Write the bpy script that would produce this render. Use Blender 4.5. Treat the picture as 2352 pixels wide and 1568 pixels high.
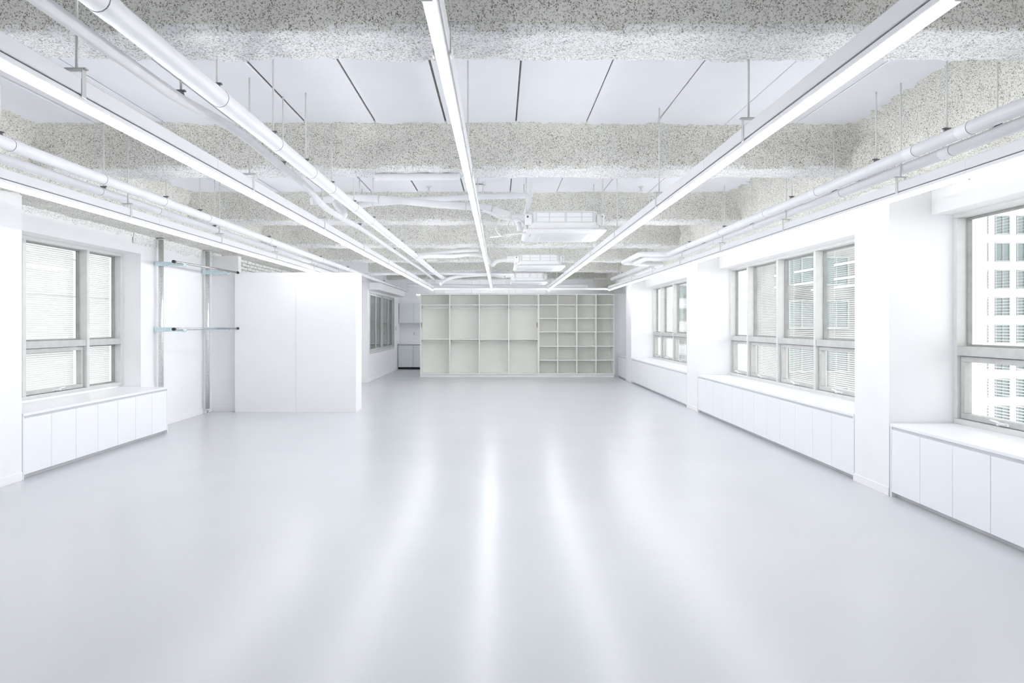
import bpy, bmesh, math, random
from mathutils import Vector, noise, Matrix
random.seed(7)
for o in list(bpy.data.objects): bpy.data.objects.remove(o)
scene = bpy.context.scene
C = scene.collection

# ------------------------------------------------------------------ camera, world, exposure
cam_d = bpy.data.cameras.new('camera'); cam = bpy.data.objects.new('camera', cam_d); C.objects.link(cam)
cam.location = (0, 0, 1.5); cam.rotation_euler = (math.pi/2, 0, 0)
cam_d.sensor_width = 36; cam_d.lens = 24.0
cam_d.shift_x = 29/2352; cam_d.shift_y = -38/2352
cam_d.clip_start = .05; cam_d.clip_end = 500
scene.camera = cam
world = bpy.data.worlds.new('overcast_sky'); scene.world = world; world.use_nodes = True
bg = world.node_tree.nodes['Background']; bg.inputs[0].default_value = (.96, .98, 1, 1); bg.inputs[1].default_value = 2.8
TUBE_STRENGTH = 28.0
vs = scene.view_settings; vs.view_transform = 'Standard'; vs.look = 'None'; vs.gamma = 1; vs.use_curve_mapping = False
vs.exposure = 0.19
scene.cycles.max_bounces = 12; scene.cycles.diffuse_bounces = 8; scene.cycles.glossy_bounces = 3
scene.cycles.use_adaptive_sampling = True; scene.cycles.adaptive_threshold = .05; scene.cycles.use_light_tree = False

# ------------------------------------------------------------------ materials
M = {}
def mat(name, col, rough=.5, metal=0, spec=.5, coat=0):
    m = bpy.data.materials.new(name); m.use_nodes = True
    b = m.node_tree.nodes['Principled BSDF']
    b.inputs['Base Color'].default_value = (*col, 1); b.inputs['Roughness'].default_value = rough
    b.inputs['Metallic'].default_value = metal; b.inputs['Specular IOR Level'].default_value = spec
    b.inputs['Coat Weight'].default_value = coat
    M[name] = m; return m
def tex(m, kind, scale, **kw):
    nt = m.node_tree; n = nt.nodes.new(kind); n.inputs['Scale'].default_value = scale
    tc = nt.nodes.get('TC') or nt.nodes.new('ShaderNodeTexCoord'); tc.name = 'TC'
    mp = nt.nodes.new('ShaderNodeMapping'); nt.links.new(tc.outputs['Object'], mp.inputs['Vector'])
    mp.inputs['Scale'].default_value = kw.pop('stretch', (1, 1, 1))
    nt.links.new(mp.outputs[0], n.inputs['Vector'])
    for k, v in kw.items():
        if k in n.inputs: n.inputs[k].default_value = v
    return n
def ramp(m, src, stops):
    r = m.node_tree.nodes.new('ShaderNodeValToRGB'); e = r.color_ramp.elements
    while len(e) < len(stops): e.new(.5)
    for el, (p, c) in zip(e, stops): el.position = p; el.color = (*c, 1) if len(c) == 3 else c
    m.node_tree.links.new(src, r.inputs[0]); return r
def bump(m, src, strength, dist):
    nt = m.node_tree; b = nt.nodes.new('ShaderNodeBump'); b.inputs['Strength'].default_value = strength; b.inputs['Distance'].default_value = dist
    nt.links.new(src, b.inputs['Height']); nt.links.new(b.outputs[0], nt.nodes['Principled BSDF'].inputs['Normal'])
def mixmul(m, a, b, fac=1.0):
    nt = m.node_tree; x = nt.nodes.new('ShaderNodeMix'); x.data_type = 'RGBA'; x.blend_type = 'MULTIPLY'; x.inputs[0].default_value = fac
    nt.links.new(a, x.inputs[6]); nt.links.new(b, x.inputs[7]); return x.outputs[2]
def setcol(m, out): m.node_tree.links.new(out, m.node_tree.nodes['Principled BSDF'].inputs['Base Color'])

def grainy(name, col, rough, var=.03, scale=6, bs=.05, bscale=60):
    m = mat(name, col, rough); n = tex(m, 'ShaderNodeTexNoise', scale, Detail=1)
    lo = tuple(max(0, c-var) for c in col); hi = tuple(min(1, c+var) for c in col)
    setcol(m, ramp(m, n.outputs['Fac'], [(.3, lo), (.7, hi)]).outputs[0])
    if bs > .1: bump(m, tex(m, 'ShaderNodeTexNoise', bscale, Detail=1).outputs['Fac'], bs, .004)
    return m
grainy('white_wall', (.88, .88, .89), .55, .01, 3)
grainy('white_laminate', (.87, .88, .905), .38, .006, 2, .01)
grainy('cream_laminate', (.90, .90, .855), .5, .01, 3, .01)
grainy('shelf_edge', (.93, .93, .915), .45, .01, 3, .01)
grainy('grey_laminate', (.74, .76, .785), .4, .01, 3, .01)
grainy('groove', (.62, .63, .65), .6, .02, 5)
grainy('pipe_white', (.86, .865, .885), .42, .015, 5, .03, 25)
grainy('wrap_white', (.84, .845, .85), .6, .03, 9, .35, 22)
grainy('rail_white', (.87, .87, .885), .4, .008, 4, .01)
grainy('appliance_white', (.84, .85, .85), .6, .01, 4, .01)
grainy('appliance_shade', (.64, .66, .66), .5, .02, 8, .01)
grainy('frame_grey', (.52, .52, .51), .45, .03, 12, .02)
grainy('frame_light', (.66, .66, .65), .45, .02, 12, .02)
grainy('gasket', (.33, .33, .32), .6, .03, 12)
grainy('aluminium', (.55, .58, .56), .35, .03, 8, .02)
grainy('dark_gap', (.06, .06, .06), .7, .01)
grainy('dark_clamp', (.16, .16, .16), .6, .03, 20)
grainy('rubber_black', (.02, .02, .022), .5, .005)
grainy('rod_white', (.72, .72, .70), .5, .03, 20)
grainy('plank_white', (.84, .845, .875), .6, .015, 2, .12, 14)
grainy('joint_grey', (.28, .27, .25), .8, .05, 10)
grainy('brick_white', (.80, .80, .78), .7, .05, 9, .4, 30)
grainy('mortar', (.33, .32, .31), .9, .08, 20)
grainy('brown_handle', (.30, .17, .10), .5, .04, 20)
grainy('room_green', (.66, .70, .67), .7, .02, 3)
grainy('facade_white', (.52, .54, .56), .7, .02, .6)
grainy('blocker_pale', (.86, .86, .85), .8, .02, .6)
grainy('facade_grey', (.17, .175, .17), .7, .05, .5)
grainy('facade_brick', (.62, .55, .48), .8, .08, 2)
grainy('building_pane', (.13, .16, .16), .25, .03, .5, .01)
grainy('building_frame', (.24, .26, .26), .6, .02, 3)
grainy('slat_white', (.86, .86, .84), .5, .01, 4, .01)
grainy('rust_orange', (.55, .22, .10), .7, .08, 30)
# zinc and galvanised steel
m = mat('zinc_blue', (.62, .74, .79), .35, .45); n = tex(m, 'ShaderNodeTexNoise', 30, Detail=4); setcol(m, ramp(m, n.outputs[0], [(.3, (.54, .68, .74)), (.7, (.70, .80, .84))]).outputs[0])
m = mat('galvanised', (.62, .62, .60), .32, .7); n = tex(m, 'ShaderNodeTexVoronoi', 45); setcol(m, ramp(m, n.outputs['Distance'], [(.1, (.60, .60, .58)), (.6, (.76, .76, .74))]).outputs[0])
m = mat('rail_steel', (.5, .5, .49), .25, .95); setcol(m, ramp(m, tex(m, 'ShaderNodeTexNoise', 30, Detail=1).outputs[0], [(.3, (.46, .46, .45)), (.7, (.54, .54, .53))]).outputs[0])
# epoxy floor: soft gloss, faint roller marks
m = mat('epoxy_floor', (.60, .61, .64), .235, 0, .42, 0); b = m.node_tree.nodes['Principled BSDF']; b.inputs['Coat Roughness'].default_value = .12
n = tex(m, 'ShaderNodeTexNoise', 1.1, Detail=2); setcol(m, ramp(m, n.outputs[0], [(.3, (.585, .597, .622)), (.7, (.605, .616, .638))]).outputs[0])
bump(m, tex(m, 'ShaderNodeTexNoise', 1.4, Detail=1).outputs[0], .12, .02)
# sprayed insulation: lumpy, pitted with dark flecks
def spray(name, lo, hi, fleck):
    m = mat(name, hi, .9, 0, .2); nt = m.node_tree
    big = ramp(m, tex(m, 'ShaderNodeTexNoise', 2.2, Detail=2).outputs[0], [(.3, lo), (.7, hi)])
    v = tex(m, 'ShaderNodeTexVoronoi', 98); wv = tex(m, 'ShaderNodeTexNoise', 45, Detail=1); vm = nt.nodes.new('ShaderNodeVectorMath'); vm.operation = 'MULTIPLY_ADD'; nt.links.new(wv.outputs['Color'], vm.inputs[0]); vm.inputs[1].default_value = (.03,)*3; nt.links.new(v.inputs['Vector'].links[0].from_socket, vm.inputs[2]); nt.links.new(vm.outputs[0], v.inputs['Vector']); w = tex(m, 'ShaderNodeTexNoise', 16, Detail=2, Roughness=.7)
    mx = nt.nodes.new('ShaderNodeMath'); mx.operation = 'MULTIPLY_ADD'; nt.links.new(w.outputs[0], mx.inputs[0]); mx.inputs[1].default_value = -.55; nt.links.new(v.outputs['Distance'], mx.inputs[2])
    fl = ramp(m, mx.outputs[0], [(0, fleck), (.06, (1, 1, 1))])
    f2 = ramp(m, tex(m, 'ShaderNodeTexNoise', 75, Detail=2, Roughness=.65).outputs[0], [(.33, tuple(.5*c+.25 for c in fleck)), (.5, (1, 1, 1))])
    setcol(m, mixmul(m, mixmul(m, big.outputs[0], fl.outputs[0], .9), f2.outputs[0], .7))
    bump(m, tex(m, 'ShaderNodeTexNoise', 42, Detail=2).outputs[0], .6, .014)
spray('spray_foam', (.76, .75, .70), (.84, .83, .78), (.31, .30, .27))
spray('plaster_and_lit_soffit', (.88, .88, .87), (.92, .92, .915), (.42, .41, .39))  # ragged plaster edges, and beam undersides whitened as if lit from below
# tube light
m = bpy.data.materials.new('tube_glow'); m.use_nodes = True; b = m.node_tree.nodes['Principled BSDF']
b.inputs['Base Color'].default_value = (.9, .9, .9, 1); b.inputs['Emission Color'].default_value = (.97, .985, 1, 1); b.inputs['Emission Strength'].default_value = TUBE_STRENGTH; M['tube_glow'] = m
# thin window glass: see-through with fresnel mirror
def glass(name, tint, f0=.045):
    m = bpy.data.materials.new(name); m.use_nodes = True; nt = m.node_tree; nt.nodes.clear()
    out = nt.nodes.new('ShaderNodeOutputMaterial'); mx = nt.nodes.new('ShaderNodeMixShader')
    lw = nt.nodes.new('ShaderNodeLayerWeight'); lw.inputs[0].default_value = .5
    pw = nt.nodes.new('ShaderNodeMath'); pw.operation = 'POWER'; pw.inputs[1].default_value = 5; nt.links.new(lw.outputs['Facing'], pw.inputs[0])
    ma = nt.nodes.new('ShaderNodeMath'); ma.operation = 'MULTIPLY_ADD'; ma.inputs[1].default_value = 1-f0; ma.inputs[2].default_value = f0; nt.links.new(pw.outputs[0], ma.inputs[0])
    tr = nt.nodes.new('ShaderNodeBsdfTransparent'); tr.inputs[0].default_value = (*tint, 1); gl = nt.nodes.new('ShaderNodeBsdfGlossy'); gl.inputs['Roughness'].default_value = .02
    nt.links.new(ma.outputs[0], mx.inputs[0]); nt.links.new(tr.outputs[0], mx.inputs[1]); nt.links.new(gl.outputs[0], mx.inputs[2]); nt.links.new(mx.outputs[0], out.inputs[0]); M[name] = m
glass('window_glass', (.965, .97, .965)); glass('green_glass', (.74, .80, .77), .10)

# ------------------------------------------------------------------ mesh helpers
class MB:
    def __init__(s): s.v = []; s.f = []; s.smooth = []
    def add(s, v, f, sm=False):
        o = len(s.v); s.v += [tuple(p) for p in v]; s.f += [tuple(i+o for i in q) for q in f]; s.smooth += [sm]*len(f); return s
    def box(s, x0, x1, y0, y1, z0, z1):
        v = [(x, y, z) for z in (z0, z1) for y in (y0, y1) for x in (x0, x1)]
        return s.add(v, [(0, 2, 3, 1), (4, 5, 7, 6), (0, 1, 5, 4), (2, 6, 7, 3), (0, 4, 6, 2), (1, 3, 7, 5)])
    def cbox(s, x0, x1, y0, y1, z0, z1, b=.004):
        """box with all edges chamfered"""
        bm = bmesh.new(); bmesh.ops.create_cube(bm, size=1)
        for q in bm.verts: q.co = ((x0+x1)/2+q.co.x*(x1-x0), (y0+y1)/2+q.co.y*(y1-y0), (z0+z1)/2+q.co.z*(z1-z0))
        bmesh.ops.bevel(bm, geom=bm.edges[:], offset=b, segments=1, affect='EDGES', profile=.5)
        bm.verts.index_update(); r = s.add([q.co[:] for q in bm.verts], [[q.index for q in f.verts] for f in bm.faces]); bm.free(); return r
    def tube(s, pts, r, n=10, caps=True):
        pts = [Vector(p) for p in pts]; rad = r if isinstance(r, (list, tuple)) else [r]*len(pts)
        t0 = (pts[1]-pts[0]).normalized(); up = Vector((0, 0, 1)) if abs(t0.z) < .9 else Vector((1, 0, 0))
        u = t0.cross(up).normalized(); v = []; f = []
        for i, p in enumerate(pts):
            t = (pts[min(i+1, len(pts)-1)]-pts[max(i-1, 0)]).normalized()
            u = (u-t*u.dot(t)).normalized(); w = t.cross(u)
            v += [p+(u*math.cos(a)+w*math.sin(a))*rad[i] for a in (2*math.pi*k/n for k in range(n))]
        for i in range(len(pts)-1):
            f += [(i*n+k, i*n+(k+1) % n, (i+1)*n+(k+1) % n, (i+1)*n+k) for k in range(n)]
        s.add(v, f, True)
        if caps:
            o = len(s.v)-len(v); s.f += [tuple(o+k for k in reversed(range(n))), tuple(o+(len(pts)-1)*n+k for k in range(n))]; s.smooth += [False]*2
        return s
    def prism(s, poly, x0, x1):
        """polygon in (y,z) extruded along x"""
        n = len(poly); v = [(x0, *p) for p in poly]+[(x1, *p) for p in poly]
        return s.add(v, [tuple(range(n)), tuple(reversed(range(n, 2*n)))]+[(i, n+i, n+(i+1) % n, (i+1) % n) for i in range(n)])
    def mesh(s, name, material):
        me = bpy.data.meshes.new(name); me.from_pydata(s.v, [], s.f); me.materials.append(M[material])
        me.polygons.foreach_set('use_smooth', s.smooth)
        bm = bmesh.new(); bm.from_mesh(me); bmesh.ops.recalc_face_normals(bm, faces=bm.faces[:]); bm.to_mesh(me); bm.free()
        return me
    def build(s, name, material, parent=None):
        o = bpy.data.objects.new(name, s.mesh(name, material)); C.objects.link(o)
        if parent: o.parent = parent
        return recenter(o)
def recenter(o):
    """put the mesh's origin at its base centre (world), kept under its parent"""
    me = o.data; lo = [min(v.co[i] for v in me.vertices) for i in range(3)]; hi = [max(v.co[i] for v in me.vertices) for i in range(3)]
    c = Vector(((lo[0]+hi[0])/2, (lo[1]+hi[1])/2, lo[2])); me.transform(Matrix.Translation(-c))
    off = world_of(o.parent) if o.parent else Vector((0, 0, 0)); o.location = c-off; return o
def world_of(o):
    p = Vector(o.location)
    while o.parent: o = o.parent; p = p+Vector(o.location)
    return p
def place(name, me, loc, parent=None):
    o = bpy.data.objects.new(name, me); C.objects.link(o); o.parent = parent
    o.location = Vector(loc)-(world_of(parent) if parent else Vector((0, 0, 0))); return o
def empty(name, loc): o = bpy.data.objects.new(name, None); C.objects.link(o); o.location = loc; o.empty_display_size = .1; return o
def tag(o, label, cat, group=None):
    o['label'] = label; o['category'] = cat
    if group: o['group'] = group
    return o
def struct(o, label=None):
    o['kind'] = 'structure'
    if label: o['label'] = label
    return o
def B(x0, x1, y0, y1, z0, z1): return MB().box(x0, x1, y0, y1, z0, z1)
def CB(x0, x1, y0, y1, z0, z1, b=.004): return MB().cbox(x0, x1, y0, y1, z0, z1, b)
def spline(pts, k=6):
    p = [Vector(q) for q in pts]; p = [p[0]*2-p[1]]+p+[p[-1]*2-p[-2]]; out = []
    for i in range(1, len(p)-2):
        for j in range(k):
            t = j/k; a, b, c, d = p[i-1:i+3]
            out.append(.5*((2*b)+(c-a)*t+(2*a-5*b+4*c-d)*t*t+(3*b-a-3*c+d)*t**3))
    return out+[p[-2]]

# ------------------------------------------------------------------ room shell
XR, XW = 3.42, 4.0           # right: face of columns and low cabinets / window plane
XL, XLC, XLW = -5.0, -4.61, -5.25   # left: wall face, cabinet and column face, window plane
SLAB, YN, YF = 3.275, -3.0, 23.65
WH = 2.47                    # window head
struct(B(-6.6, 4.3, YN-.2, YF+.2, -.12, 0).build('floor', 'epoxy_floor'), 'glossy pale grey epoxy floor')
ceil_o = struct(B(-6.6, 4.3, YN-.2, YF+.2, SLAB+.018, SLAB+.2).build('ceiling', 'joint_grey'), 'white plank slab ceiling')
struct(B(-6.6, 4.3, YF, YF+.2, 0, SLAB+.02).build('wall_far', 'white_wall'))
struct(B(-6.6, 4.3, YN-.2, YN, 0, SLAB+.02).build('wall_near', 'white_wall'))
# right wall: parapet and head round the windows
mb = MB().box(XW, 4.3, YN, YF, 0, .612).box(XW, 4.3, YN, YF, WH, SLAB+.02).box(XW, 4.3, YN, .14, .62, WH).box(XW, 4.3, 18.4, YF, .62, WH)
struct(mb.build('wall_right', 'white_wall'))
COLS = [(.14, .72), (5.99, 6.57), (11.79, 12.44), (17.70, 18.43)]
for a, b_ in COLS:
    o = struct(B(XR, 4.28, a, b_, 0, 2.90).build('column', 'white_wall'), 'square white painted column between the windows')
    struct(CB(XR-.008, XR-.0005, a, b_, 0, .075, .003).build('baseboard_right', 'white_wall'))
# left wall
for q in ((YN, 6.59, 0, SLAB+.02), (6.59, 9.52, 0, .612), (6.59, 9.52, WH+.02, SLAB+.02), (9.52, 17.8, 0, SLAB+.02)):
    wall_left = struct(B(-5.45, XL, *q).build('wall_left', 'white_wall'))
struct(B(-5.0, XLC, 6.0, 6.59, 0, 2.80).build('column', 'white_wall'), 'square white painted column beside the left window')
struct(CB(XLC+.0005, XLC+.008, 6.0, 6.59, 0, .085, .003).build('baseboard_left', 'white_wall'))
struct(CB(XL+.0005, XL+.012, 9.50, 11.88, 0, .085, .003).build('baseboard_left', 'white_wall'))
struct(B(XL, -4.545, 11.88, 12.02, 0, 2.70).build('wall_stub', 'white_wall'))
struct(CB(XL+.013, -4.545, 11.868, 11.8795, 0, .085, .003).build('baseboard_stub', 'white_wall'))
# wall with interior window, far left
YS, XI = 17.8, -3.44
mb = MB().box(-6.6, XI, YS, YS+.1, 0, SLAB+.02)
mb.box(XI-.1, XI, YS+.1, 18.05, 0, SLAB+.02).box(XI-.1, XI, 18.05, 22.3, 0, .73).box(XI-.1, XI, 18.05, 22.3, 2.40, SLAB+.02).box(XI-.1, XI, 22.3, YF, 0, SLAB+.02)
struct(mb.build('wall_inner', 'white_wall'))
struct(CB(XI+.0005, XI+.012, YS, 23.04, 0, .10, .003).build('baseboard_inner', 'white_wall'))
struct(CB(-5.0, XI+.012, YS-.012, YS-.0005, 0, .10, .003).build('baseboard_inner', 'white_wall'))
struct(CB(XI+.001, -3.16, 18.0, 22.9, 2.43, 2.62, .01).build('trim_1', 'white_wall'), 'boxed white soffit above the interior window')
struct(B(-6.6, -6.5, YS, YF, 0, SLAB+.02).build('wall_side_room', 'room_green'))
struct(B(-6.5, XI-.11, 22.9, 22.96, 0, SLAB+.02).build('wall_side_room_end', 'room_green'))
# filler wall at the right end of the shelving
struct(B(3.32, XW, 19.75, 19.85, 0, 2.40).build('wall_filler', 'white_wall'))
# blind boxes above right windows
k = 2
for a, b_ in ((.72, 5.99), (6.57, 11.79), (12.44, 17.70), (18.43, 19.74)):
    struct(CB(3.79, XW, a+.001, b_-.001, WH-.004, 2.80, .004).build('trim_%d' % k, 'white_wall'), 'white blind box over the window'); k += 1

# white painted planks of the slab, one by one, between the beams
BEAMS = [.35, 3.26, 6.15, 9.25, 12.10, 15.0, 17.9, 20.8]; BW = .38
px = [-4.785+.6165*i for i in range(14)]
edges = [YN]+[v for b0 in BEAMS for v in (b0+.03, b0+BW-.03)]+[YF]
plank_cache = {}
for j in range(0, len(edges), 2):
    y0, y1 = edges[j], edges[j+1]
    for i in range(len(px)-1):
        g = .009 if px[i] < -.3 else .0045
        L = y1-y0; key = (round(L, 3), g)
        if key not in plank_cache: plank_cache[key] = MB().cbox(g, .6165-g, 0, L, 0, .02, .004).mesh('ceiling_plank', 'plank_white')
        place('ceiling_plank', plank_cache[key], (px[i], y0, SLAB-.002-.002*((i*7+j) % 3)), ceil_o)

# sprayed beams
def lumpy(profile, x0, x1, step, axis, seed, amp=.014, ripple=0):
    """sweep an open profile [(across, z)] along axis and roughen it"""
    P = []
    for (a, b2) in zip(profile[:-1], profile[1:]):
        d = math.dist(a, b2); n = max(1, round(d/step)); P += [(a[0]+(b2[0]-a[0])*i/n, a[1]+(b2[1]-a[1])*i/n) for i in range(n)]
    P.append(profile[-1]); n = max(2, round((x1-x0)/step)); v = []; f = []; m = len(P)
    nor = []
    for i in range(m):
        a, c = P[max(0, i-1)], P[min(m-1, i+1)]; t = Vector((c[0]-a[0], c[1]-a[1])).normalized(); nor.append((-t.y, t.x))
    for k in range(n+1):
        x = x0+(x1-x0)*k/n
        for i, (a, z) in enumerate(P):
            q = Vector((x, a*1.0+seed*3.1, z))
            d = amp*(1.1*noise.noise(q*2.3)+.9*noise.noise(q*9)+.8*noise.noise(q*21)+.45*noise.noise(q*45))
            if i in (0, m-1): d = 0
            a2, z2 = a+nor[i][0]*d, z+nor[i][1]*d
            v.append((x, a2, z2) if axis == 'x' else (a2, x, z2))
    f = [(k*m+i, k*m+i+1, (k+1)*m+i+1, (k+1)*m+i) for k in range(n) for i in range(m-1)]
    return MB().add(v, f, True)
HB = 2.90
for i, y0 in enumerate(BEAMS):
    y1 = y0+BW; r = .035; step = (.03, .022, .03, .04, .05, .06, .07, .08)[i]
    prof = [(y0-.20, SLAB+.006), (y0-.11, SLAB-.012), (y0-.03, SLAB-.06), (y0, SLAB-.13), (y0+.004, HB+r), (y0+.012, HB+.008), (y0+r, HB), (y1-r, HB), (y1-.01, HB+.01), (y1, HB+r), (y1, SLAB-.08), (y1+.08, SLAB+.006)]
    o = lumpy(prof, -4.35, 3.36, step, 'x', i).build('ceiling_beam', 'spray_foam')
    o.data.materials.append(M['plaster_and_lit_soffit']); zmin = HB-o.location.z      # whiter underside: light from below put into the colour, besides some white paint
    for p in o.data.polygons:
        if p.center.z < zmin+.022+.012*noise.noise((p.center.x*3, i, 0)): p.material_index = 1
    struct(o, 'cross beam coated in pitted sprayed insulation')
prof = [(3.02, SLAB+.006), (3.16, SLAB-.02), (3.22, SLAB-.09), (3.33, 2.76), (3.36, 2.735), (3.40, 2.73), (XW+.01, 2.73)]
struct(lumpy(prof, YN, YF, .06, 'y', 11, .02).build('edge_beam', 'spray_foam'), 'sprayed edge beam above the right windows')
prof = [(-5.01, 2.76), (-4.36, 2.76), (-4.30, 2.77), (-4.26, 2.80), (-4.20, SLAB-.10), (-4.13, SLAB-.02), (-4.02, SLAB+.006)]
struct(lumpy(prof, YN, YF, .06, 'y', 17, .02).build('edge_beam', 'spray_foam'), 'sprayed edge beam above the left wall')
# rippled sprayed haunches where columns meet the edge beam
for (a, b_) in COLS[1:]:
    ring = []; n = 22; m = 14; v = []
    for k in range(m+1):
        z = 2.80+(SLAB-.10-2.80)*k/m
        for i in range(n+1):
            t = i/n; y = a-.32+t*.62; bulge = math.sin(math.pi*t)**.5
            x = 3.34-.20*bulge*(1-.55*(k/m)**3)-.035*math.sin(t*26)+.02*noise.noise((y*9, z*9, 3))
            v.append((x, y, z))
    f = [(k*(n+1)+i, k*(n+1)+i+1, (k+1)*(n+1)+i+1, (k+1)*(n+1)+i) for k in range(m) for i in range(n)]
    struct(MB().add(v, f, True).build('column_haunch', 'spray_foam'), 'rippled sprayed lump at the head of a column')
# ragged plaster along the top of the left wall and above right windows
def ragged(x, y0, y1, z0, z1, sgn, seed):
    n = int((y1-y0)/.03); v = []; f = []
    for k in range(n+1):
        y = y0+(y1-y0)*k/n
        zb = z0+.05*noise.noise((y*3, seed, 0))+.03*noise.noise((y*11, seed, 5))
        for j in range(5):
            t = j/4; z = zb+(z1-zb)*t
            v.append((x+sgn*(.004+.018*t**.5+.008*noise.noise((y*14, z*14, seed))), y, z))
    f = [(k*5+j, k*5+j+1, k*5+j+6, k*5+j+5) for k in range(n) for j in range(4)]
    v2 = [(x, p[1], p[2]) for p in v]; mb = MB().add(v, f, True)
    mb.add([q for k in range(n+1) for q in (v[k*5], v2[k*5])], [(2*k, 2*k+2, 2*k+3, 2*k+1) for k in range(n)])
    return mb
struct(ragged(XL, 9.3, 11.87, 2.62, 2.79, 1, 2).build('plaster_edge', 'plaster_and_lit_soffit'))
struct(ragged(XL, 6.6, 9.3, 2.70, 2.79, 1, 5).build('plaster_edge', 'plaster_and_lit_soffit'))
for i, (a, b_) in enumerate(((.72, 5.99), (6.57, 11.79), (12.44, 17.7))):
    struct(ragged(3.79, a, b_, 2.69, 2.76, -1, 8+i).build('plaster_edge', 'plaster_and_lit_soffit'))
# painted bricks above the partition
mort = B(XL, XL+.012, 12.3, 16.6, 2.36, 2.77).build('brick_bed', 'mortar', wall_left)
bk = [MB().cbox(0, .03, 0, .19, 0, .057, .006).mesh('brick', 'brick_white'), MB().cbox(0, .03, 0, .175, 0, .055, .009).mesh('brick', 'brick_white')]
for r_ in range(6):
    for c_ in range(20):
        y = 12.33+c_*.21+(r_ % 2)*.1+random.uniform(-.006, .006)
        if y < 16.35: place('brick', bk[(r_*3+c_*5) % 2], (XL+.006+random.uniform(0, .008), y, 2.37+r_*.067+random.uniform(-.003, .003)), wall_left)

# ------------------------------------------------------------------ windows
def window(idx, s, xw, y0, y1, mull, z0, z1, sash_bays, tilt, label):
    """s=+1 right wall, -1 left; xw = room-side plane of the frame"""
    W = struct(empty('window_%d' % idx, (xw, (y0+y1)/2, z0)), label)
    def X(d): return xw+s*d
    def bb(d0, d1, ya, yb, za, zb): return CB(min(X(d0), X(d1)), max(X(d0), X(d1)), ya, yb, za, zb, .003)
    D = .13; zt0, zt1 = 1.235, 1.315
    for name, args in (('frame_sill', (y0, y1, z0, z0+.045)), ('frame_head', (y0, y1, z1-.04, z1)), ('frame_jamb', (y0, y0+.05, z0+.045, z1-.04)), ('frame_jamb', (y1-.05, y1, z0+.045, z1-.04)), ):
        bb(0, D, *args).build(name, 'frame_light', W)
    ed = [y0+.05]+mull+[y1-.05]
    for y in mull: bb(-.012, D, y-.028, y+.028, z0+.045, z1-.04).build('mullion', 'frame_light', W)
    for i in range(len(ed)-1):
        a = ed[i]+(.028 if i else 0); b_ = ed[i+1]-(.028 if i < len(ed)-2 else 0)
        bb(.0, D, a, b_, zt0, zt1).build('transom', 'frame_grey', W)
        # upper fixed light
        g = .018
        mb = MB()
        for (ya, yb, za, zb) in ((a, b_, zt1, zt1+g), (a, b_, z1-.04-g, z1-.04), (a, a+g, zt1+g, z1-.04-g), (b_-g, b_, zt1+g, z1-.04-g)):
            mb.cbox(min(X(.085), X(.125)), max(X(.085), X(.125)), ya, yb, za, zb, .002)
        mb.build('glazing_bead', 'gasket', W)
        B(min(X(.105), X(.111)), max(X(.105), X(.111)), a+g*.5, b_-g*.5, zt1+.004, z1-.044).build('pane', 'window_glass', W)
        zl0 = z0+.045
        if i in sash_bays:
            S = .052; mb = MB()
            for (ya, yb, za, zb) in ((a+.006, b_-.006, zl0+.004, zl0+S), (a+.006, b_-.006, zt0-S, zt0-.006), (a+.006, a+S, zl0+S, zt0-S), (b_-S, b_-.006, zl0+S, zt0-S)):
                mb.cbox(min(X(.03), X(.10)), max(X(.03), X(.10)), ya, yb, za, zb, .004)
            sash = mb.build('sash', 'frame_grey', W)
            B(min(X(.07), X(.076)), max(X(.07), X(.076)), a+S-.004, b_-S+.004, zl0+S-.004, zt0-S+.004).build('pane', 'window_glass', sash)
            ym = (a+b_)/2; h = MB()
            h.cbox(min(X(.02), X(.035)), max(X(.02), X(.035)), ym-.045, ym+.045, zl0+.008, zl0+.034, .004)
            h.tube([(X(.02), ym-.02, zl0+.022), (X(-.02), ym-.025, zl0+.03), (X(-.028), ym+.02, zl0+.045), (X(-.028), ym+.09, zl0+.05)], .009, 8)
            h.tube([(X(.02), ym+.035, zl0+.02), (X(-.012), ym+.035, zl0+.022)], .011, 8)
            h.build('handle', 'white_laminate', sash)
        else:
            mb = MB()
            for (ya, yb, za, zb) in ((a, b_, zl0, zl0+g), (a, b_, zt0-g, zt0), (a, a+g, zl0+g, zt0-g), (b_-g, b_, zl0+g, zt0-g)):
                mb.cbox(min(X(.085), X(.125)), max(X(.085), X(.125)), ya, yb, za, zb, .002)
            mb.build('glazing_bead', 'gasket', W)
            B(min(X(.105), X(.111)), max(X(.105), X(.111)), a+g*.5, b_-g*.5, zl0+.004, zt0-.004).build('pane', 'window_glass', W)
        # slatted blind hanging outside the glass
        mb = MB(); z = z0+.06; c_, s_ = math.cos(tilt)*.0125, math.sin(tilt)*.0125; xm = X(.155)
        while z < z1-.05:
            if not zt0-.01 < z < zt1+.01:
                mb.add([(xm-c_, a+.01, z-s_), (xm+c_, a+.01, z+s_), (xm+c_, b_-.01, z+s_), (xm-c_, b_-.01, z-s_)], [(0, 1, 2, 3)])
            z += .025
        for y in (a+.15, b_-.15): mb.box(xm-.001, xm+.001, y-.001, y+.001, z0+.05, z1-.04)
        bl = mb.build('blind_slats', 'slat_white', W); bl['kind'] = 'stuff'
    return W
window(1, 1, XW-.02, .72, 5.99, [1.35, 2.52, 3.69, 4.85], .64, WH, range(5), .14, 'tall window looking out on the white apartment block')
window(2, 1, XW-.02, 6.57, 11.79, [7.45, 8.60, 9.76, 10.93], .64, WH, range(5), .30, 'four-light aluminium window with opening lower sashes')
window(3, 1, XW-.02, 12.44, 17.70, [13.30, 14.45, 15.62, 16.80], .64, WH, range(5), .30, 'farthest aluminium window on the right wall')
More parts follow.
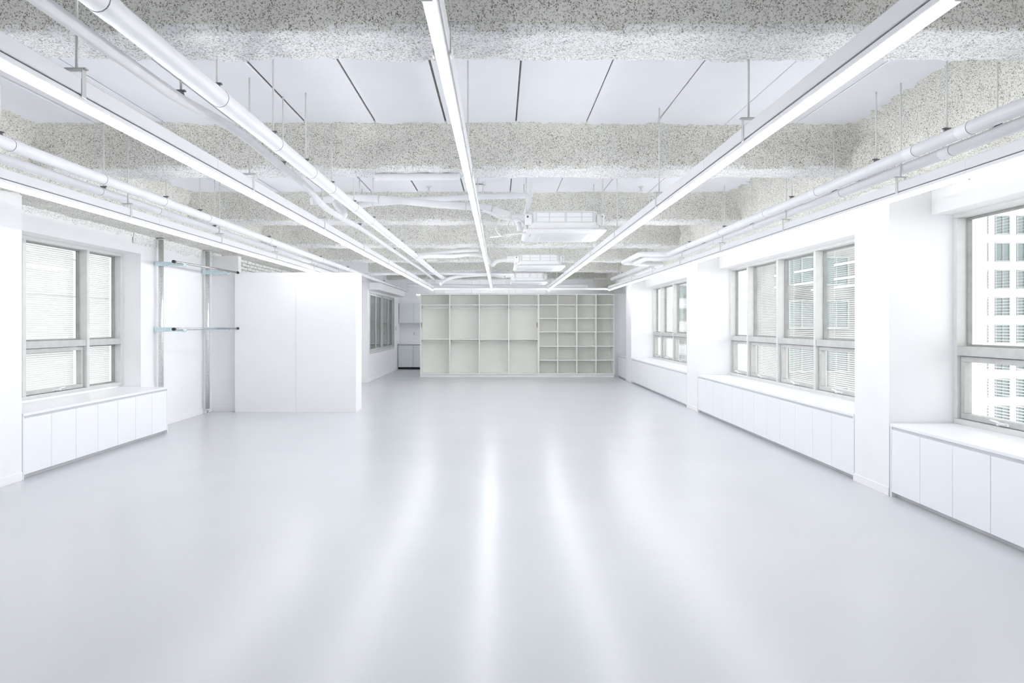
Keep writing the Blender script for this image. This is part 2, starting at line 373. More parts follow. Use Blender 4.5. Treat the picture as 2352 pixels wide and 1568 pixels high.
window(4, -1, XLW, 6.59, 9.52, [7.53, 8.70], .66, WH+.02, (0, 1), -1.08, 'window with white slatted blind on the left wall')
B(3.965, 3.978, 6.62, 7.40, 1.315, 1.322).build('sealant_strip', 'rust_orange', bpy.data.objects['window_2'])
for z in (1.86, 2.33): B(XLW-.19, XLW-.175, 6.65, 9.47, z-.006, z+.006).build('outer_bar', 'frame_grey', bpy.data.objects['window_4'])
# hanging blind cord
cd = MB().tube(spline([(3.955, 6.95, 1.32), (3.95, 7.0, 1.1), (3.952, 7.06, .85), (3.93, 7.08, .66)]), .004, 6).build('blind_cord', 'white_laminate', bpy.data.objects['window_2'])

# interior window with four tall panes
W = struct(empty('window_5', (XI, 20.2, .73)), 'interior window of four tall green-tinted panes')
for n_, a in (('frame_sill', (XI-.11, XI+.015, 18.05, 22.3, .73, .80)), ('frame_head', (XI-.11, XI+.015, 18.05, 22.3, 2.35, 2.40)), ('frame_jamb', (XI-.11, XI+.015, 18.05, 18.11, .80, 2.35)), ('frame_jamb', (XI-.11, XI+.015, 22.24, 22.3, .80, 2.35))):
    CB(*a).build(n_, 'aluminium', W)
ys = [18.11, 19.14, 20.17, 21.2, 22.24]
for i in range(4):
    a, b_ = ys[i], ys[i+1]; x = XI-.03-.03*(i % 2); mb = MB()
    for q in ((a, a+.05, .80, 2.35), (b_-.05, b_, .80, 2.35), (a+.05, b_-.05, .80, .85), (a+.05, b_-.05, 2.30, 2.35)): mb.cbox(x-.02, x+.02, *q, .003)
    s_ = mb.build('sash', 'aluminium', W); B(x-.003, x+.003, a+.046, b_-.046, .846, 2.304).build('pane', 'green_glass', s_)
CB(XI+.0005, XI+.012, 22.62, 22.70, 1.32, 1.46, .003).build('switch_plate', 'frame_grey', bpy.data.objects['wall_inner'])

# ------------------------------------------------------------------ low cabinets under the windows
def low_cabinet(s, xf, xb, y0, y1, n, label, top_label, group, xsill):
    """bank of handleless doors; s=+1 on right wall (doors face -x)"""
    T = tag(empty('low_cabinet', (xf, (y0+y1)/2, 0)), label, 'cabinet', group)
    def bx(d0, d1, ya, yb, za, zb, c=.002): x0, x1 = xf+s*d0, xf+s*d1; return CB(min(x0, x1), max(x0, x1), ya, yb, za, zb, c)
    dep = abs(xb-xf)
    bx(.022, dep, y0+.018, y1-.018, .06, .612).build('body', 'groove', T)
    bx(.05, dep, y0+.018, y1-.018, 0, .06).build('plinth', 'groove', T)
    bx(.0, dep, y0, y0+.018, 0, .612).build('end_panel', 'white_laminate', T); bx(.0, dep, y1-.018, y1, 0, .612).build('end_panel', 'white_laminate', T)
    w = (y1-y0-.036)/n; me = None
    for i in range(n):
        y = y0+.018+i*w
        if me is None:
            d = bx(.002, .020, y+.0025, y+w-.0025, .045, .588, .002).build('door', 'white_laminate', T); me = d.data; first = d; fy = y
        else:
            d = place('door', me, world_of(first)+Vector((0, y-fy, 0)), T)
    bx(.012, .022, y0+.018, y1-.018, .588, .612, .001).build('finger_groove', 'groove', T)
    x0, x1 = xf-s*.004, xsill
    o = CB(min(x0, x1), max(x0, x1), y0, y1, .613, .640, .003).build('cabinet_top', 'white_laminate'); tag(o, top_label, 'worktop', group+' tops'); return T
g = 'low cabinets under the windows'
low_cabinet(1, XR, XW-.003, .74, 5.975, 13, 'low white cabinet bank under the window that shows the apartment block', 'white sill top on the cabinet bank facing the apartment block', g, XW-.021)
low_cabinet(1, XR, XW-.003, 6.585, 11.78, 12, 'low white cabinet bank under the window with the hanging blind cord', 'white sill top under the window with the hanging blind cord', g, XW-.021)
low_cabinet(1, XR, XW-.003, 12.455, 17.69, 12, 'low white cabinet bank under the farthest window, towards the shelving', 'white sill top under the farthest window, towards the shelving', g, XW-.021)
low_cabinet(1, XR, XW-.003, 18.445, 19.70, 3, 'short white cabinet bank between the last column and the shelving', 'white top of the short cabinet bank next to the shelving', g, XW-.003)
low_cabinet(-1, XLC, XL+.003, 6.605, 9.49, 7, 'low white seven-door cabinet bank under the slatted-blind window beside the clothes rails', 'white sill top under the slatted-blind window beside the clothes rails', g, XLW+.001)

# ------------------------------------------------------------------ partition
P = tag(empty('partition_wall', (-3.5, 11.95, 0)), 'free-standing white partition with a fine vertical seam, below the tubes', 'partition')
B(-4.53, -2.475, 11.738, 12.18, 0, 2.39).build('core', 'white_wall', P)
CB(-4.54, -3.4935, 11.72, 11.737, 0, 2.40, .0015).build('front_panel', 'white_wall', P); CB(-3.4905, -2.46, 11.72, 11.737, 0, 2.40, .0015).build('front_panel', 'white_wall', P)
CB(-2.474, -2.46, 11.738, 12.19, 0, 2.40, .0015).build('end_panel', 'white_wall', P); CB(-4.53, -2.475, 11.738, 12.19, 2.3905, 2.40, .0015).build('cap', 'white_wall', P)

# ------------------------------------------------------------------ shelving at the end
YSF, YSB = 19.60, 20.08
def shelf_unit(name, label, x, zs, rods, cat):
    T = tag(empty(name, ((x[0]+x[-1])/2, YSF, 0)), label, cat); t = .012 if rods else .0105
    B(x[0], x[-1], YSB-.012, YSB, .10, 2.385).build('back_panel', 'cream_laminate', T)
    CB(x[0], x[-1], YSF+.03, YSB-.013, 0, .08, .002).build('plinth', 'shelf_edge', T)
    CB(x[0], x[-1], YSF-.004, YSB-.013, .081, .112, .002).build('bottom_board', 'shelf_edge', T); CB(x[0], x[-1], YSF-.004, YSB-.013, 2.362, 2.388, .002).build('top_board', 'shelf_edge', T)
    for i, q in enumerate(x):
        a, b_ = (q, q+2*t) if i == 0 else (q-2*t, q) if i == len(x)-1 else (q-t*1.3, q+t*1.3)
        CB(a+.0008, b_-.0008, YSF, YSB-.013, .113, 2.361, .001).build('upright', 'shelf_edge', T)
        CB(a, b_, YSF-.004, YSF-.0003, .113, 2.361, .001).build('edge_strip', 'shelf_edge', T)
    for i in range(len(x)-1):
        a = x[i]+(2*t if i == 0 else t*1.3); b_ = x[i+1]-(2*t if i == len(x)-2 else t*1.3)
        for z in zs:
            CB(a, b_, YSF+.01, YSB-.013, z-.012, z+.012, .0015).build('shelf_board', 'shelf_edge', T)
        # lining panels show the cream interior
        B(a, a+.002, YSF+.02, YSB-.013, .113, 2.361).build('lining', 'cream_laminate', T); B(b_-.002, b_, YSF+.02, YSB-.013, .113, 2.361).build('lining', 'cream_laminate', T)
        for z in rods:
            rd = MB().tube([(a+.003, YSF+.2, z), (b_-.003, YSF+.2, z)], .0125, 10).build('hanging_rail', 'shelf_edge', T)
            for xx in (a+.004, b_-.016): CB(xx, xx+.012, YSF+.175, YSF+.225, z-.015, z+.08, .002).build('rail_holder', 'frame_grey', rd)
    return T
WX = [-2.275, -1.425, -.575, .2675, 1.125]
sh = shelf_unit('wardrobe_unit', 'open cream wardrobe unit of four bays with hanging rails', WX, [2.075, 1.0875], [1.985, 1.025], 'wardrobe')
for xx in (WX[0]+.028, WX[-1]-.052): CB(xx, xx+.02, YSF+.03, YSF+.04, 1.43, 1.57, .002).build('finger_pull', 'brown_handle', sh)
CX = [1.1255, 1.675, 2.225, 2.775, 3.305]
shelf_unit('cube_bookcase', 'open cream bookcase with a grid of square cubbyholes', CX, [2.075, 1.6875, 1.30, .8875, .4875], [], 'bookcase')

# ------------------------------------------------------------------ kitchen corner
kx = [-3.425, -2.925, -2.43, -1.935]
T = tag(empty('base_cabinet', (-2.68, 23.3, 0)), 'pale grey kitchen base cabinet with two-tone dark toe gap', 'cabinet')
B(kx[0], kx[-1], 23.09, YF-.002, .08, .835).build('body', 'grey_laminate', T); B(kx[0], kx[-1], 23.14, YF-.002, 0, .08).build('plinth', 'rubber_black', T)
for i in range(3): CB(kx[i]+.006, kx[i+1]-.006, 23.065, 23.089, .075, .815, .002).build('door', 'grey_laminate', T)
B(kx[0], kx[-1], 23.075, 23.089, .817, .834).build('finger_groove', 'dark_clamp', T)
T['label'] = 'pale grey kitchen base cabinet standing on a dark plinth'
tag(CB(kx[0], kx[-1], 23.055, YF-.002, .836, .872, .003).build('countertop', 'white_laminate'), 'thin white countertop on the kitchen base cabinet', 'countertop')
T = tag(empty('wall_cabinet', (-2.68, 23.4, 1.56)), 'pale grey two-door kitchen cabinet hung on the far wall', 'cabinet')
B(kx[0], kx[-1], 23.32, YF-.002, 1.565, 2.235).build('body', 'grey_laminate', T)
for i in range(3): CB(kx[i]+.006, kx[i+1]-.006, 23.295, 23.319, 1.56, 2.235, .002).build('door', 'grey_laminate', T)
T['label'] = 'pale grey kitchen cabinet hung high on the far wall'
T = tag(empty('wall_outlet', (-2.95, YF-.01, 1.2)), 'small white power outlet above the kitchen countertop', 'outlet')
CB(-2.99, -2.91, YF-.012, YF-.001, 1.14, 1.26, .003).build('plate', 'white_laminate', T)
for z in (1.17, 1.215): MB().tube([(-2.95, YF-.016, z), (-2.95, YF-.012, z)], .014, 10).build('socket', 'dark_clamp', T)
tag(CB(kx[0], kx[-1], YF-.012, YF-.002, .873, 1.10, .002).build('backsplash', 'white_laminate'), 'low white backsplash strip above the kitchen countertop', 'backsplash')

# ------------------------------------------------------------------ hanging tube lights
ZT, LY0, LY1 = 2.43, 1.93, 18.31
rod_mesh = {}
def rod(parent, x, y, z0, z1=SLAB+.012, r=.006, name='hanger_rod'):
    key = (round(z1-z0, 3), r)
    if key not in rod_mesh: rod_mesh[key] = MB().tube([(0, 0, 0), (0, 0, z1-z0)], r, 6).mesh(name, 'rod_white')
    return place(name, rod_mesh[key], (x, y, z0), parent)
NT = 14; TL = (LY1-LY0)/NT
tube_me = MB().tube([(0, .008, 0), (0, TL-.008, 0)], .0125, 8).mesh('tube', 'tube_glow')
mb = MB(); prof = [(-.019, .016), (.019, .016), (.021, .019), (.021, .038), (-.021, .038), (-.021, .019)]
n = len(prof); v = [(p[0], y, p[1]) for y in (.002, TL-.002) for p in prof]
mb.add(v, [tuple(range(n)), tuple(range(n, 2*n))]+[(i, n+i, n+(i+1) % n, (i+1) % n) for i in range(n)]); tray_me = mb.mesh('reflector_tray', 'rail_white')
rail_me = MB().cbox(-.029, .029, .0015, 2*TL-.0015, .044, .110, .004).mesh('channel_rail', 'rail_white')
gap_me = MB().box(-.018, .018, 0, 2*TL, .038, .044).mesh('shadow_gap', 'dark_clamp')
cap_me = MB().cbox(-.018, .018, -.006, .0075, -.015, .038, .003).mesh('end_cap', 'rail_white')
plate_me = MB().cbox(-.045, .045, -.014, .014, 0, .005, .001).mesh('hanger_plate', 'frame_grey')
mb = MB()
for sx in (-1, 1): mb.box(sx*.0315-.0015, sx*.0315+.0015, -.014, .014, .03, .150)
mb.box(-.033, .033, -.014, .014, .147, .150); strap_me = mb.mesh('strap', 'frame_light')
ROWS = [(-3.32, 'tube light row nearest the wall of clothes rails, running over the partition', 2.1),
        (-1.79, 'tube light row beside the two thick ceiling pipes', 2.89),
        (-.205, 'tube light row between the thick pipes and the ceiling cassettes', 2.45),
        (1.307, 'tube light row on the window side of the ceiling cassettes', 3.58),
        (2.94, 'tube light row nearest the window wall with the columns', 3.0)]
for x, lab, h0 in ROWS:
    T = tag(empty('linear_light', (x, (LY0+LY1)/2, ZT)), lab, 'ceiling light', 'hanging tube light rows')
    nt = 12 if x < -3 else NT; end = LY0+nt*TL
    for i in range(nt):
        place('tube', tube_me, (x, LY0+i*TL, ZT), T); place('reflector_tray', tray_me, (x, LY0+i*TL, ZT), T)
        if i % 2 == 0: place('channel_rail', rail_me, (x, LY0+i*TL, ZT), T); place('shadow_gap', gap_me, (x, LY0+i*TL, ZT), T)
    place('end_cap', cap_me, (x, LY0, ZT), T); place('end_cap', cap_me, (x, end, ZT), T)
    y = h0
    while y < end:
        inb = any(b0-.02 < y < b0+BW+.02 for b0 in BEAMS)
        st = place('hanger_strap', strap_me, (x, y, ZT), T); place('hanger_plate', plate_me, (x, y, ZT+.150), st); rod(st, x, y, ZT+.155, HB+.02 if inb else SLAB+.012)
        y += 2.0
o = CB(-1.8, 2.95, LY1+.012, LY1+.062, ZT+.01, ZT+.06, .004).build('cross_channel', 'rail_white'); tag(o, 'white channel joining the ends of the tube light rows', 'channel')

for (x0, y0, lab, rot) in ((-2.62, 21.5, 'short tube light hanging behind the shelving, towards the kitchen corner', 1), (-2.4, 22.5, 'added fill tube light hanging close over the kitchen corner', 1), (-4.9, 18.9, 'added fill tube light in the side room behind the interior window', 0)):  # second and third are added fill lights; the first is lengthened for brightness
    T = tag(empty('short_light', (x0, y0, ZT)), lab, 'ceiling light');
    for i in range(4 if rot else 3):
        for nm, me in (('tube', tube_me), ('reflector_tray', tray_me)):
            o = place(nm, me, (x0+i*TL*rot, y0+i*TL*(1-rot), ZT+.02), T)
            if rot: o.rotation_euler.z = -math.pi/2
        p = (x0+(i+.5)*TL*rot, y0+(i+.5)*TL*(1-rot)); inb = any(b0-.02 < p[1] < b0+BW+.02 for b0 in BEAMS)
        rod(T, p[0], p[1], ZT+.048, HB+.02 if inb else SLAB+.012)
# ------------------------------------------------------------------ ceiling pipes
def clamp(parent, x, y, z, r):
    mb = MB().tube([(x, y, z+r-.004), (x, y, z+r+.018)], [.020, .012], 8)
    mb.box(x-.024, x+.024, y-.010, y+.010, z+r+.012, z+r+.020); o = mb.build('clamp', 'dark_clamp', parent)
    inb = any(b0-.02 < y < b0+BW+.02 for b0 in BEAMS); rod(o, x, y, z+r+.018, HB+.02 if inb else SLAB+.012)
def pipe(label, path, r, material, joints, hangers, group='ceiling pipes', smooth=True, name='ceiling_pipe', gap=True, at=None):
    pts = spline(path) if smooth else path
    T = tag(empty(name, path[0]), label, 'pipe', group)
    MB().tube(pts, r, 16).build('run', material, T)
    def pos(y):
        for a, b_ in zip(pts[:-1], pts[1:]):
            a, b_ = Vector(a), Vector(b_)
            if a.y <= y <= b_.y and b_.y > a.y: return a+(b_-a)*((y-a.y)/(b_.y-a.y))
        return Vector(pts[-1])
    for y in joints:
        p = pos(y); d = Vector((0, 1, 0))
        MB().tube([p-d*.055, p-d*.05, p+d*.05, p+d*.055], [r, r*1.045, r*1.045, r], 16).build('coupling', material, T)
        if gap: MB().tube([p-d*.0585, p-d*.0545], r*1.03, 16).build('joint_ring', 'joint_grey', T)
    for y in hangers: p = pos(y); clamp(T, p.x, y, p.z, r)
    return T
fr = lambda a, b_, s: [a+s*i for i in range(int((b_-a)/s)+1)]
pipe('thickest white pipe running over the middle of the hall', [(-1.48, 1.2, 2.70), (-1.48, 9, 2.70), (-1.47, 12, 2.705), (-1.47, 16.0, 2.70), (-1.40, 17.9, 2.69)], .048, 'pipe_white',
     [2.57, 3.67, 4.58, 5.43, 6.05, 7.0, 7.9, 9.1, 10.4, 12.0, 13.6, 15.2], [2.5, 3.58, 4.47, 5.22, 6.03, 6.95, 8.0, 9.05, 10.3, 11.9, 13.5, 15.1])
wavy = [(1057, 0), (900, 112), (737, 225), (660, 268), (587, 312), (497, 385), (440, 432), (407, 470), (367, 498), (317, 525), (285, 547), (237, 580), (207, 600), (180, 618), (150, 642)]
wavy = [(-1.68, 1.68*1568/a, 1.5+(746-b_)*1.68/a) for a, b_ in wavy]
p2 = pipe('thinner wavy wrapped pipe beside the thickest pipe', [(-1.68, 1.3, 2.69)]+wavy, .029, 'wrap_white', [3.45, 5.2, 6.6, 7.2, 10.0], [3.60, 5.3, 8.2, 10.9], gap=False)
pipe('upper white pipe above the light row nearest the clothes rails', [(-3.22, 1.2, 2.685), (-3.22, 12, 2.68), (-3.2, 23.6, 2.67)], .042, 'pipe_white', [4.55, 5.6, 6.6, 7.6, 9.6, 12.4, 14.6, 17, 19, 21], [4.4, 6.6, 7.35, 9.55, 12.3, 14.5, 17.0, 19.0])
pipe('lower white pipe above the light row nearest the clothes rails', [(-3.42, 1.2, 2.645), (-3.42, 12, 2.64), (-3.42, 17.75, 2.63)], .036, 'pipe_white', [4.0, 5.9, 6.9, 8.3, 10.5, 12.8], [3.9, 5.9, 8.2, 10.4])
def jog(x, z, y1, xj, y2, y3, xe): return [(x, 1.2, z), (x, y1-.09, z), (x-.03, y1-.02, z), (x-.09, y1, z), (xj+.09, y1, z), (xj+.03, y1+.02, z), (xj, y1+.09, z), (xj, y2-.09, z), (xj+.03, y2-.02, z), (xj+.09, y2, z), (xe-.09, y2, z), (xe-.03, y2+.02, z), (xe, y2+.09, z), (xe, y3, z)]
pipe('upper white pipe near the window columns, with a jog', jog(2.87, 2.70, 11.6, 2.38, 13.2, 17.9, 2.95), .043, 'pipe_white', [4.2, 4.75, 6.2, 7.4, 8.9, 10.4], [4.38, 5.2, 6.7, 8.7, 10.3, 14.5, 16.4], smooth=False)
pipe('lower white pipe near the window columns, with a jog', jog(2.99, 2.652, 11.85, 2.55, 12.95, 17.9, 3.10), .039, 'pipe_white', [4.55, 6.0, 8.0, 9.5], [4.1, 6.1, 8.1, 10.0], smooth=False)

# ------------------------------------------------------------------ ceiling cassettes
def cassette(cx, cy, label, full):
    zp = 2.55; T = tag(empty('ceiling_cassette', (cx, cy, zp)), label, 'air conditioner', 'ceiling cassette air conditioners')
    def bx(x0, x1, y0, y1, z0, z1, c=.004): return CB(cx+x0, cx+x1, cy+y0, cy+y1, zp+z0, zp+z1, c)
    # facing panel, bevelled rim
    h, t = .475, .43; mb = MB(); v = []
    for (q, z) in ((h-.01, .045), (h, .035), (h, .020), (h-.03, .004), (t, 0)):
        c = .035; v += [(cx+sx*(q-(c if k in (0,) else 0)), cy+sy*(q-(c if k == 1 else 0)), zp+z) for sx, sy, k in ((1, 1, 0), (-1, 1, 0), (-1, 1, 1), (-1, -1, 1), (-1, -1, 0), (1, -1, 0), (1, -1, 1), (1, 1, 1))]
    f = [(r*8+i, r*8+(i+1) % 8, r*8+8+(i+1) % 8, r*8+8+i) for r in range(4) for i in range(8)]+[tuple(range(8)), tuple(range(32, 40))]
    mb.add(v, f); mb.build('face_panel', 'appliance_white', T)
    gr = bx(-.27, .27, -.27, .27, -.006, -.0005, .002).build('grille', 'appliance_white', T)
    mb = MB()
    for i in range(24):
        x = cx-.253+i*.022
        for j in range(10): y = cy-.25+j*.05; mb.box(x-.005, x+.005, y+.006, y+.044, zp-.0068, zp-.0061)
    o = mb.build('grille_holes', 'appliance_shade', gr); o['kind'] = 'stuff'
    for (x0, x1, y0, y1) in ((-.29, .29, -.39, -.33), (-.29, .29, .33, .39), (-.39, -.33, -.29, .29), (.33, .39, -.29, .29)):
        bx(x0, x1, y0, y1, -.004, -.0005, .001).build('air_flap', 'appliance_white', T)
    bx(-.395, -.39, -.31, -.13, -.0045, -.0008, .0005).build('flap_slot', 'dark_clamp', T)
    # body
    mb = MB(); w, c = .40, .05; zz = [(w, .055), (w, .125), (w-.012, .132), (w-.012, .24), (w-.03, .262), (w-.07, .27)]; v = []
    for q, z in zz:
        v += [(cx+sx*(q-(c if k == 0 else 0)), cy+sy*(q-(c if k == 1 else 0)), zp+z) for sx, sy, k in ((1, 1, 0), (-1, 1, 0), (-1, 1, 1), (-1, -1, 1), (-1, -1, 0), (1, -1, 0), (1, -1, 1), (1, 1, 1))]
    f = [(r*8+i, r*8+(i+1) % 8, r*8+8+(i+1) % 8, r*8+8+i) for r in range(len(zz)-1) for i in range(8)]+[tuple(range(8)), tuple(range((len(zz)-1)*8, len(zz)*8))]
    mb.add(v, f); mb.build('body', 'appliance_white', T)
    bx(-.36, .36, -.36, .36, .044, .056, .001).build('neck', 'dark_clamp', T)
    bx(-.335, .335, -w+.006, -w+.0125, .134, .245, .002).build('recess_plate', 'appliance_shade', T)
    for x0, x1 in ((-.32, -.18), (-.17, .0), (.025, .19), (.2, .32)):
        for z0, z1 in ((.137, .188), (.193, .24)): bx(x0, x1, -w+.002, -w+.013, z0, z1, .003).build('pressed_panel', 'appliance_white', T)
    for sx in (-1, 1):
        for sy in (-1, 1):
            xa, xb = sorted((sx*.375, sx*.455)); ya, yb = sorted((sy*.33, sy*.40))
            br = bx(xa, xb, ya, yb, .10, .225, .012).build('corner_bracket', 'appliance_white', T)
            MB().tube([(cx+sx*.425, cy+sy*.405-.004, zp+.19), (cx+sx*.425, cy+sy*.405+.004, zp+.19)], .012, 8).build('bolt', 'dark_clamp', br)
            rod(br, cx+sx*.44, cy+sy*.365, zp+.215, SLAB+.012, .007)
    MB().tube(spline([(cx+.41, cy-.41, zp+.22), (cx+.425, cy-.43, zp+.14), (cx+.40, cy-.425, zp+.06), (cx+.33, cy-.42, zp+.05)]), .007, 6).build('cable', 'appliance_shade', T)
    # pipe connection on the left side
    cb = bx(-.60, -.405, -.31, -.13, .15, .235, .012).build('pipe_connection', 'appliance_white', T)
    if full:
        for k, (dx, dz, rr) in enumerate(((-.56, .09, .09), (-.68, .075, .11))):
            pts = [(cx+dx+rr*math.cos(a), cy-.34+.02*math.sin(3*a)-.03*k, zp+dz+rr*math.sin(a)) for a in (2*math.pi*i/24 for i in range(25))]
            MB().tube(pts, .007, 6).build('cable_coil', 'rod_white', T)
        for dx in (-.52, -.44): MB().tube([(cx+dx, cy-.25, zp+.05), (cx+dx, cy-.25, zp+.15)], .028, 10).build('drain_stub', 'pipe_white', T)
    return T
AX = .75
cassette(AX, 8.23, 'white ceiling cassette air conditioner with coiled cables at its side', True)
cassette(AX-.01, 12.95, 'white ceiling cassette air conditioner hanging second along its row', False)
cassette(AX, 17.55, 'white ceiling cassette air conditioner next to the shelving', False)

# branch pipes feeding the cassettes; at(px, py, Y) gives a point of the place from the survey of the picture
def at(a, b_, Y): return ((a-1147)*Y/1568, Y, 1.5+(746-b_)*Y/1568)
def branch(label, pts, r, material='wrap_white', name='branch_pipe', smooth=True, rings=()):
    T = tag(empty(name, pts[0]), label, 'pipe', 'branch pipes to the cassettes'); P = spline(pts, 5) if smooth else pts
    MB().tube(P, r, 12).build('run', material, T)
    for i in rings:
        a = Vector(P[i]); d = (Vector(P[i+1])-a).normalized(); MB().tube([a-d*.008, a+d*.008], r*1.06, 12).build('tape_band', 'frame_light', T)
    return T
branch('insulated branch pipe curving from the thick pipe to the coiled-cable cassette', [at(715, 462, 7.5), at(780, 456, 7.7), at(840, 455, 7.9), at(920, 461, 7.95), at(1000, 469, 7.95), at(1085, 475, 7.95), at(1130, 481, 7.97), at(1172, 494, 7.98)], .042, rings=(12, 24, 30))
branch('thin insulated branch pipe splitting off below the coiled-cable cassette feed', [at(1092, 481, 7.86), at(1115, 485, 7.88), at(1150, 499, 7.9), at(1172, 504, 7.95)], .02)
branch('white drain pipe with an elbow above the coiled-cable cassette', [at(826, 492, 8.3), at(826, 478, 8.3), at(832, 471, 8.3), at(850, 468, 8.3), at(960, 459, 8.3), at(1100, 452, 8.3), at(1205, 449, 8.25), at(1214, 452, 8.2), at(1217, 460, 8.18), at(1208, 493, 8.15)], .034, 'pipe_white', smooth=False)
branch('short upright pipe rising to the slab over the coiled-cable cassette', [at(1219, 452, 8.32), at(1219, 440, 8.32), (at(1219, 430, 8.32)[0], 8.32, SLAB+.01)], .026, 'pipe_white')
branch('forked joint stub between the wavy wrapped pipe and the thick pipe', [at(784, 498, 7.25), at(790, 490, 7.25), at(780, 477, 7.3), at(772, 466, 7.45)], .042)
branch('slim control cable drooping to the coiled-cable cassette', [at(1126, 544, 7.95), at(1140, 543, 7.9), at(1170, 538, 7.85), at(1208, 535, 7.8)], .010, 'rod_white')
branch('insulated branch pipe waving to the second cassette', [at(966, 590, 11.9), at(990, 588, 12.2), at(1040, 588, 12.6), at(1080, 584, 12.8), at(1115, 590, 12.8), at(1130, 608, 12.75), at(1140, 600, 12.7), at(1155, 597, 12.7), at(1166, 594, 12.72)], .038)
branch('upper insulated pipe crossing towards the second cassette', [at(960, 584, 12.55), at(1010, 580, 12.55), at(1060, 575, 12.55), at(1100, 573, 12.55)], .035)
branch('insulated branch pipe sweeping to the cassette next to the shelving', [at(1012, 652, 16.9), at(1030, 640, 17.2), at(1060, 634, 17.4), at(1120, 631, 17.4), at(1160, 635, 17.35)], .04)
branch('straight white pipe crossing the hall before the last cassette', [at(830, 630, 16.6), at(960, 628, 16.6), at(1100, 629, 16.6), at(1180, 630, 16.6)], .032, 'pipe_white')
branch('low white pipe crossing near the shelving', [at(935, 655, 18.75), at(1100, 657, 18.75), at(1350, 656, 18.75)], .05, 'pipe_white')
for xx in (-2, .2, 2.2): rod(bpy.data.objects['branch_pipe.010'], xx, 18.75, 2.60)
branch('smooth white conduit stub under the beam beside the thin tube row', [at(862, 407, 6.3), at(960, 406, 6.3), at(1056, 405, 6.3)], .034, 'pipe_white')
# smoke detector and slab spots
def detector(x, y, label, r):
    T = tag(empty('smoke_detector', (x, y, SLAB-.06)), label, 'smoke detector')
    MB().tube([(x, y, SLAB-.02), (x, y, SLAB+.002)], r, 16).build('base', 'appliance_white', T)
    MB().tube([(x, y, SLAB-.03), (x, y, SLAB-.022)], r*.75, 16).build('vent_ring', 'dark_clamp', T)
    MB().tube([(x, y, SLAB-.06), (x, y, SLAB-.05), (x, y, SLAB-.03)], [r*.55, r*.8, r*.85], 16).build('dome', 'appliance_white', T)
detector(*at(1100, 425, 8.55)[:2], 'white smoke detector on the slab above the branch pipes', .085)
def sprinkler(x, y, label):
    T = tag(empty('sprinkler', (x, y, SLAB-.07)), label, 'sprinkler', 'slab sprinklers')
    MB().tube([(x, y, SLAB-.012), (x, y, SLAB+.002)], .035, 14).build('rose', 'rod_white', T)
    MB().tube([(x, y, SLAB-.06), (x, y, SLAB-.01)], .010, 8).build('stem', 'rod_white', T); MB().tube([(x, y, SLAB-.064), (x, y, SLAB-.06)], .024, 12).build('deflector', 'rod_white', T)
sprinkler(*at(985, 437, 8.75)[:2], 'small white sprinkler on the slab between pipes and lights'); sprinkler(*at(1472, 436, 8.75)[:2], 'small white sprinkler on the slab on the window side')

# ------------------------------------------------------------------ steel clothes rails
T = tag(empty('clothes_rack', (-4.92, 10.7, 0)), 'galvanised steel clothes rack of two posts and two rails at the wall', 'clothes rack')
XP = -4.915
for yp in (9.92, 11.50):
    MB().tube([(XP, yp, .06), (XP, yp, 2.75)], .034, 18).build('post', 'galvanised', T)
    ft = MB().tube([(XP, yp, .0), (XP, yp, .012), (XP, yp, .014), (XP, yp, .062)], [.04, .04, .014, .014], 14).build('levelling_foot', 'galvanised', T)
    MB().tube([(XP, yp, .062), (XP, yp, .09)], .038, 14).build('foot_collar', 'galvanised', ft)
    MB().tube([(XP, yp, 2.735), (XP, yp, 2.75)], .065, 14).build('top_plate', 'galvanised', T)
    for zr in (2.385, 1.435):
        ar = MB().cbox(XP-.075, XP+.075, yp-.05, yp-.035, zr-.032, zr+.032, .003)
        ar.cbox(XP+.03, XP+.28, yp-.048, yp-.040, zr-.030, zr+.030, .002).cbox(XP+.03, XP+.28, yp-.048, yp-.012, zr-.032, zr-.026, .002)
        ar.prism([(yp-.048, zr-.03), (yp-.042, zr-.03), (yp-.042, zr-.0), (yp-.048, zr-.0)], XP+.28, XP+.36)
        arm = ar.build('bracket_arm', 'zinc_blue', T)
        MB().cbox(XP-.06, XP+.06, yp-.034, yp+.045, zr-.028, zr+.028, .006).build('collar', 'zinc_blue', arm)
        for dx in (-.055, .055): MB().tube([(XP+dx, yp-.058, zr), (XP+dx, yp-.05, zr)], .010, 6).build('bolt', 'zinc_blue', arm)
        MB().tube([(XP+.34, yp-.06, zr-.015), (XP+.34, yp+.03, zr-.015)], .022, 10).build('rail_clip', 'zinc_blue', arm)
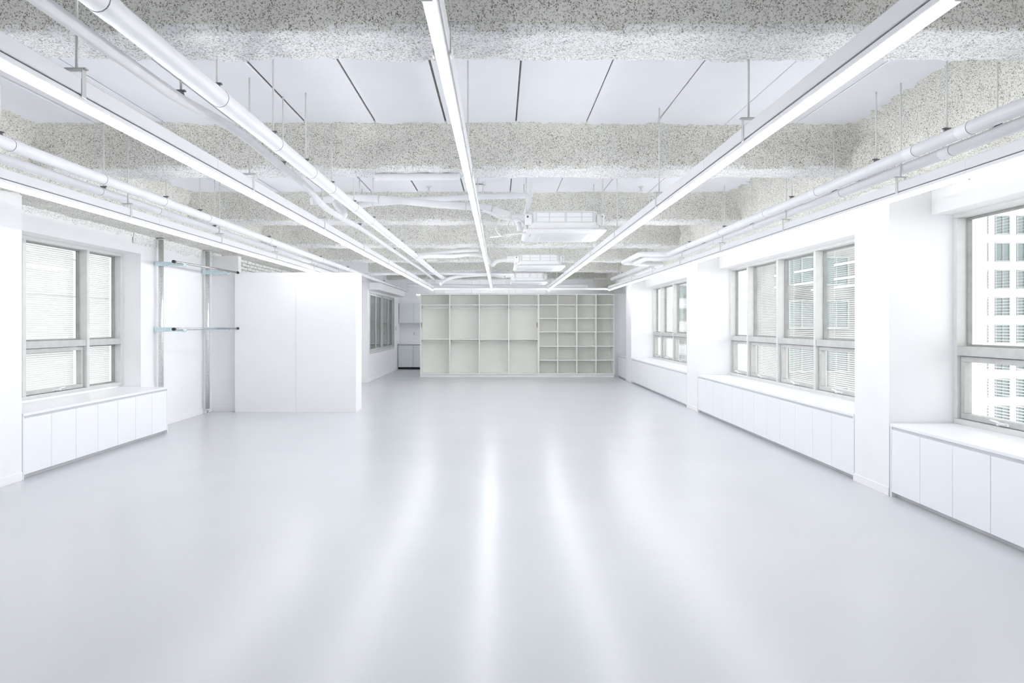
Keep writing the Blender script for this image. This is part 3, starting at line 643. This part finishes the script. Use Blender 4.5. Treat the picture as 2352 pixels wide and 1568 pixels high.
for zr in (2.395, 1.44):
    a, b_ = Vector((-4.60, 9.64, zr)), Vector((-4.475, 11.68, zr))
    rl = MB().tube([a, b_], .0165, 14).build('rail', 'rail_steel', T); d = (b_-a).normalized()
    MB().tube([a-d*.012, a+d*.03], .022, 14).build('end_cap', 'rubber_black', rl); MB().tube([b_-d*.03, b_+d*.012], .022, 14).build('end_cap', 'rubber_black', rl)

# ------------------------------------------------------------------ buildings outside
def building(label, x0, x1, y0, y1, z0, z1, cols, rows, fl, cw, ww, wh, wallm, xs, zs, group='buildings across the street'):
    T = tag(empty('apartment_block', ((x0+x1)/2, y0, z0)), label, 'building', group)
    B(x0, x1, y0, y1, z0, z1).build('wall', wallm, T)
    fm = None
    for r_ in range(rows):
        for c_ in range(cols):
            x, z = xs+c_*cw, zs+r_*fl
            if x+ww > x1: continue
            if fm is None:
                mb = MB()
                for q in ((0, ww, 0, .12), (0, ww, wh-.12, wh), (0, .12, .12, wh-.12), (ww-.12, ww, .12, wh-.12), (ww*.5-.05, ww*.5+.05, .12, wh-.12)): mb.box(q[0], q[1], -.12, .02, q[2], q[3])
                fm = mb.mesh('window', 'building_frame'); pm = MB().box(.1, ww-.1, -.03, .01, .1, wh-.1).mesh('pane', 'building_pane')
            w = place('window', fm, (x, y0, z), T); place('pane', pm, (x, y0, z), w)
    return T
building('white apartment block with a grid of windows across the street', 52.0, 92, 76, 90, -20, 40, 12, 11, 3.02, 2.4, 1.65, 2.1, 'facade_white', 52.75, -12.6)
building('brick-clad narrow tower beside the white apartment block', 46.4, 47.5, 70, 76, -20, 40, 0, 0, 3, 3, 1, 1, 'facade_brick', 0, 0)
building('grey office block seen through the window with the hanging cord', 21.5, 29.5, 52, 66, -20, 30, 3, 9, 3.3, 2.6, 2.0, 2.2, 'facade_grey', 22.0, -12)
building('pale far tower behind the grey office block', 20.5, 36, 95, 110, -25, 50, 5, 14, 3.2, 3.0, 2.0, 1.8, 'facade_white', 21.2, -14)
building('added pale blank block cutting the sky light at the slatted-blind window', -18, -13, -4, 30, -15, 8.5, 0, 0, 3, 3, 1, 1, 'blocker_pale', 0, 0)  # added block that holds back sky light from the left window
